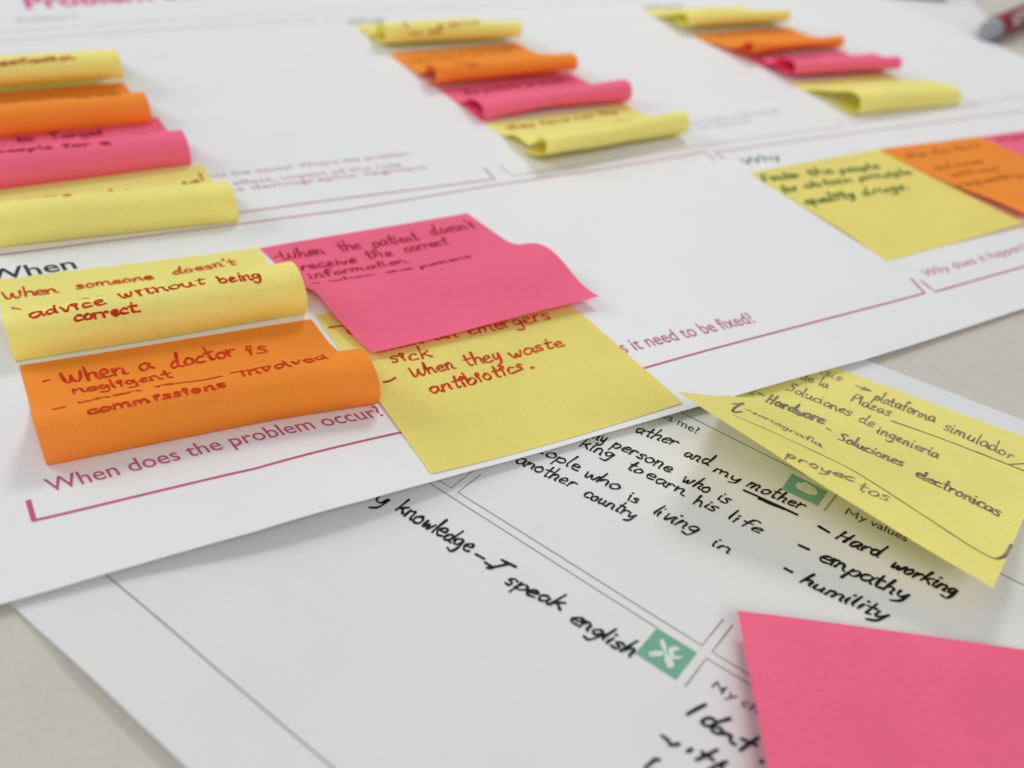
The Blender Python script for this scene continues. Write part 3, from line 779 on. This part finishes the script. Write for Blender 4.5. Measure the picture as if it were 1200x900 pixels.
# middle and right groups, far away
word(M1_, oM1, "something like", (424, 37), (478, 33), (-2, -2.5), .0008, BR); word(M1_, oM1, "a service", (514, 32), (562, 27), (-2, -2.5), .0008, BR)
word(M1_, oM1, "in all", (482, 41), (520, 38), (-2, -2.5), .0006, BR)
word(M2_, oM2, "medical care of", (478, 73), (545, 66), (-2, -3), .0008, BR); word(M2_, oM2, "bad service", (552, 66), (600, 59), (-2, -3), .0007, BR)
word(M2_, oM2, "hospitals", (500, 80), (560, 75), (-2, -2.5), .0006, BR)
word(M3_, oM3, "the patients go home", (545, 111), (660, 96), (-2.5, -3), .0008, DR)
word(M4_, oM4, "they have not the", (595, 152), (725, 133), (-2.5, -3), .0008, BR); word(M4_, oM4, "time", (722, 142), (748, 138), (-2.5, -3), .0008, BR)
word(R1_, oR1, "country", (826, 14), (870, 11), (-1.5, -2), .0007, BR)
word(R2_, oR2, "in rural areas", (842, 44), (918, 36), (-2, -2.5), .0007, BR)
word(R3_, oR3, "city", (925, 72), (960, 68), (-2, -2.5), .0006, DR)

# ------------------------------------------------------------------ marker at the far right
def simple_mat(name, rgb, rough=0.35, spec=0.5):
    mt = ink_mat(name, rgb, rough=rough, vary=0.06, scale=90)
    mt.node_tree.nodes["Principled BSDF"].inputs["Specular IOR Level"].default_value = spec
    return mt
M['pen_red'] = simple_mat("dark_red_plastic", (0.22, 0.012, 0.02), 0.3)
M['pen_grey'] = simple_mat("grey_plastic", (0.30, 0.30, 0.34), 0.3)
M['pen_white'] = simple_mat("white_pen_print", (0.62, 0.52, 0.56), 0.5)
M['case_grey'] = simple_mat("slate_cover", (0.10, 0.12, 0.12), 0.6)
M['case_pages'] = simple_mat("page_block", (0.6, 0.6, 0.57), 0.8)

PR = 0.0072
pa = Wz(1158, 36, PR); pb = Wz(1203, 17, PR)
ax = (pb - pa)[:2]; ax /= np.linalg.norm(ax)
pen = bpy.data.objects.new("marker", None); col.objects.link(pen); pen.location = (pa[0], pa[1], PR)
pen.rotation_euler = (0, 0, math.atan2(ax[1], ax[0])); pen.empty_display_size = 0.02
tag(pen, "dark red marker with grey end and white lettering, lying at the far right edge", "marker")
def lathe(name, prof, mat, parent, n=40):
    V, F = [], []
    for x, r in prof:
        for k in range(n):
            t = 2 * math.pi * k / n; V.append((x, r * math.cos(t), r * math.sin(t)))
    for i in range(len(prof) - 1):
        for k in range(n):
            a = i * n + k; b = i * n + (k + 1) % n; F.append((a, a + n, b + n, b))
    F.append(tuple(range(n))); F.append(tuple(range((len(prof) - 1) * n, len(prof) * n))[::-1])
    me = bpy.data.meshes.new(name); me.from_pydata(V, [], F); me.update()
    for p in me.polygons: p.use_smooth = len(p.vertices) == 4
    me.materials.append(mat); me.set_sharp_from_angle(angle=rad(40))
    o = bpy.data.objects.new(name, me); col.objects.link(o); o.parent = parent
    return o
lathe("end_cap", [(-0.004, 0.0035), (-0.0035, 0.005), (-0.001, 0.0057), (0.002, 0.0063), (0.008, 0.0067), (0.0085, 0.0062), (0.0090, 0.0062)], M['pen_grey'], pen)
barrel = lathe("barrel", [(0.0090, 0.0068), (0.0097, 0.0072), (0.095, 0.0072), (0.096, 0.008)], M['pen_red'], pen)
lathe("cap", [(0.0961, 0.0070), (0.0968, 0.0078), (0.134, 0.0077), (0.138, 0.0070), (0.1395, 0.006)], M['pen_grey'], pen)
V, F = [], []
def on_pen(x, t, r=0.00732): return (x, -r * math.cos(t), r * math.sin(t))
for k, (x0, x1, t0, t1) in enumerate([(0.020, 0.029, .25, .55), (0.020, 0.0225, .3, 1.0), (0.026, 0.029, .3, 1.05), (0.033, 0.043, .85, 1.1), (0.033, 0.0355, .2, 1.0),
                                      (0.0405, 0.043, .2, 1.0), (0.047, 0.05, .2, 1.1), (0.05, 0.057, .2, .42), (0.060, 0.063, .2, 1.1), (0.066, 0.069, .2, 1.1), (0.063, 0.066, .6, .8)]):
    n = 6; b0 = len(V)
    for i in range(n + 1):
        t = t0 + (t1 - t0) * i / n; V.append(on_pen(x0, t, .00862 + k * 2e-5)); V.append(on_pen(x1, t, .00862 + k * 2e-5))
    for i in range(n): a = b0 + 2 * i; F.append((a, a + 1, a + 3, a + 2))
me = bpy.data.meshes.new("lettering"); me.from_pydata(V, [], F); me.materials.append(M['pen_white'])
let = bpy.data.objects.new("lettering", me); col.objects.link(let); let.parent = barrel

# dark notebook whose near corner shows at the top edge
nbk = bpy.data.objects.new("notebook", None); col.objects.link(nbk)
q0 = Wz(1109, 3, 0.0); q1 = Wz(1063, -1, 0.0)
dn = (q1 - q0)[:2]; dn /= np.linalg.norm(dn)
nbk.location = (q0[0], q0[1], 0.0008); nbk.rotation_euler = (0, 0, math.atan2(dn[1], dn[0]))
tag(nbk, "closed dark grey notebook, only its near corner showing at the top edge", "notebook")
def rbox(name, x0, x1, y0, y1, z0, z1, mat, parent, r=0.003):
    ring = []
    for cx, cy, s0 in ((x1 - r, y1 - r, 0), (x0 + r, y1 - r, 90), (x0 + r, y0 + r, 180), (x1 - r, y0 + r, 270)):
        for k in range(5): t = rad(s0 + k * 22.5); ring.append((cx + r * math.cos(t), cy + r * math.sin(t)))
    n = len(ring); V = [(x, y, z0) for x, y in ring] + [(x, y, z1) for x, y in ring]
    F = [tuple(range(n))[::-1], tuple(range(n, 2 * n))] + [(k, (k + 1) % n, n + (k + 1) % n, n + k) for k in range(n)]
    me = bpy.data.meshes.new(name); me.from_pydata(V, [], F); me.materials.append(mat)
    o = bpy.data.objects.new(name, me); col.objects.link(o); o.parent = parent; return o
rbox("cover", 0, 0.14, -0.20, 0, 0.0092, 0.0100, M['case_grey'], nbk)
rbox("cover", 0, 0.14, -0.20, 0, 0, 0.0008, M['case_grey'], nbk)
rbox("page_block", 0.002, 0.138, -0.198, -0.003, 0.00085, 0.00915, M['case_pages'], nbk)
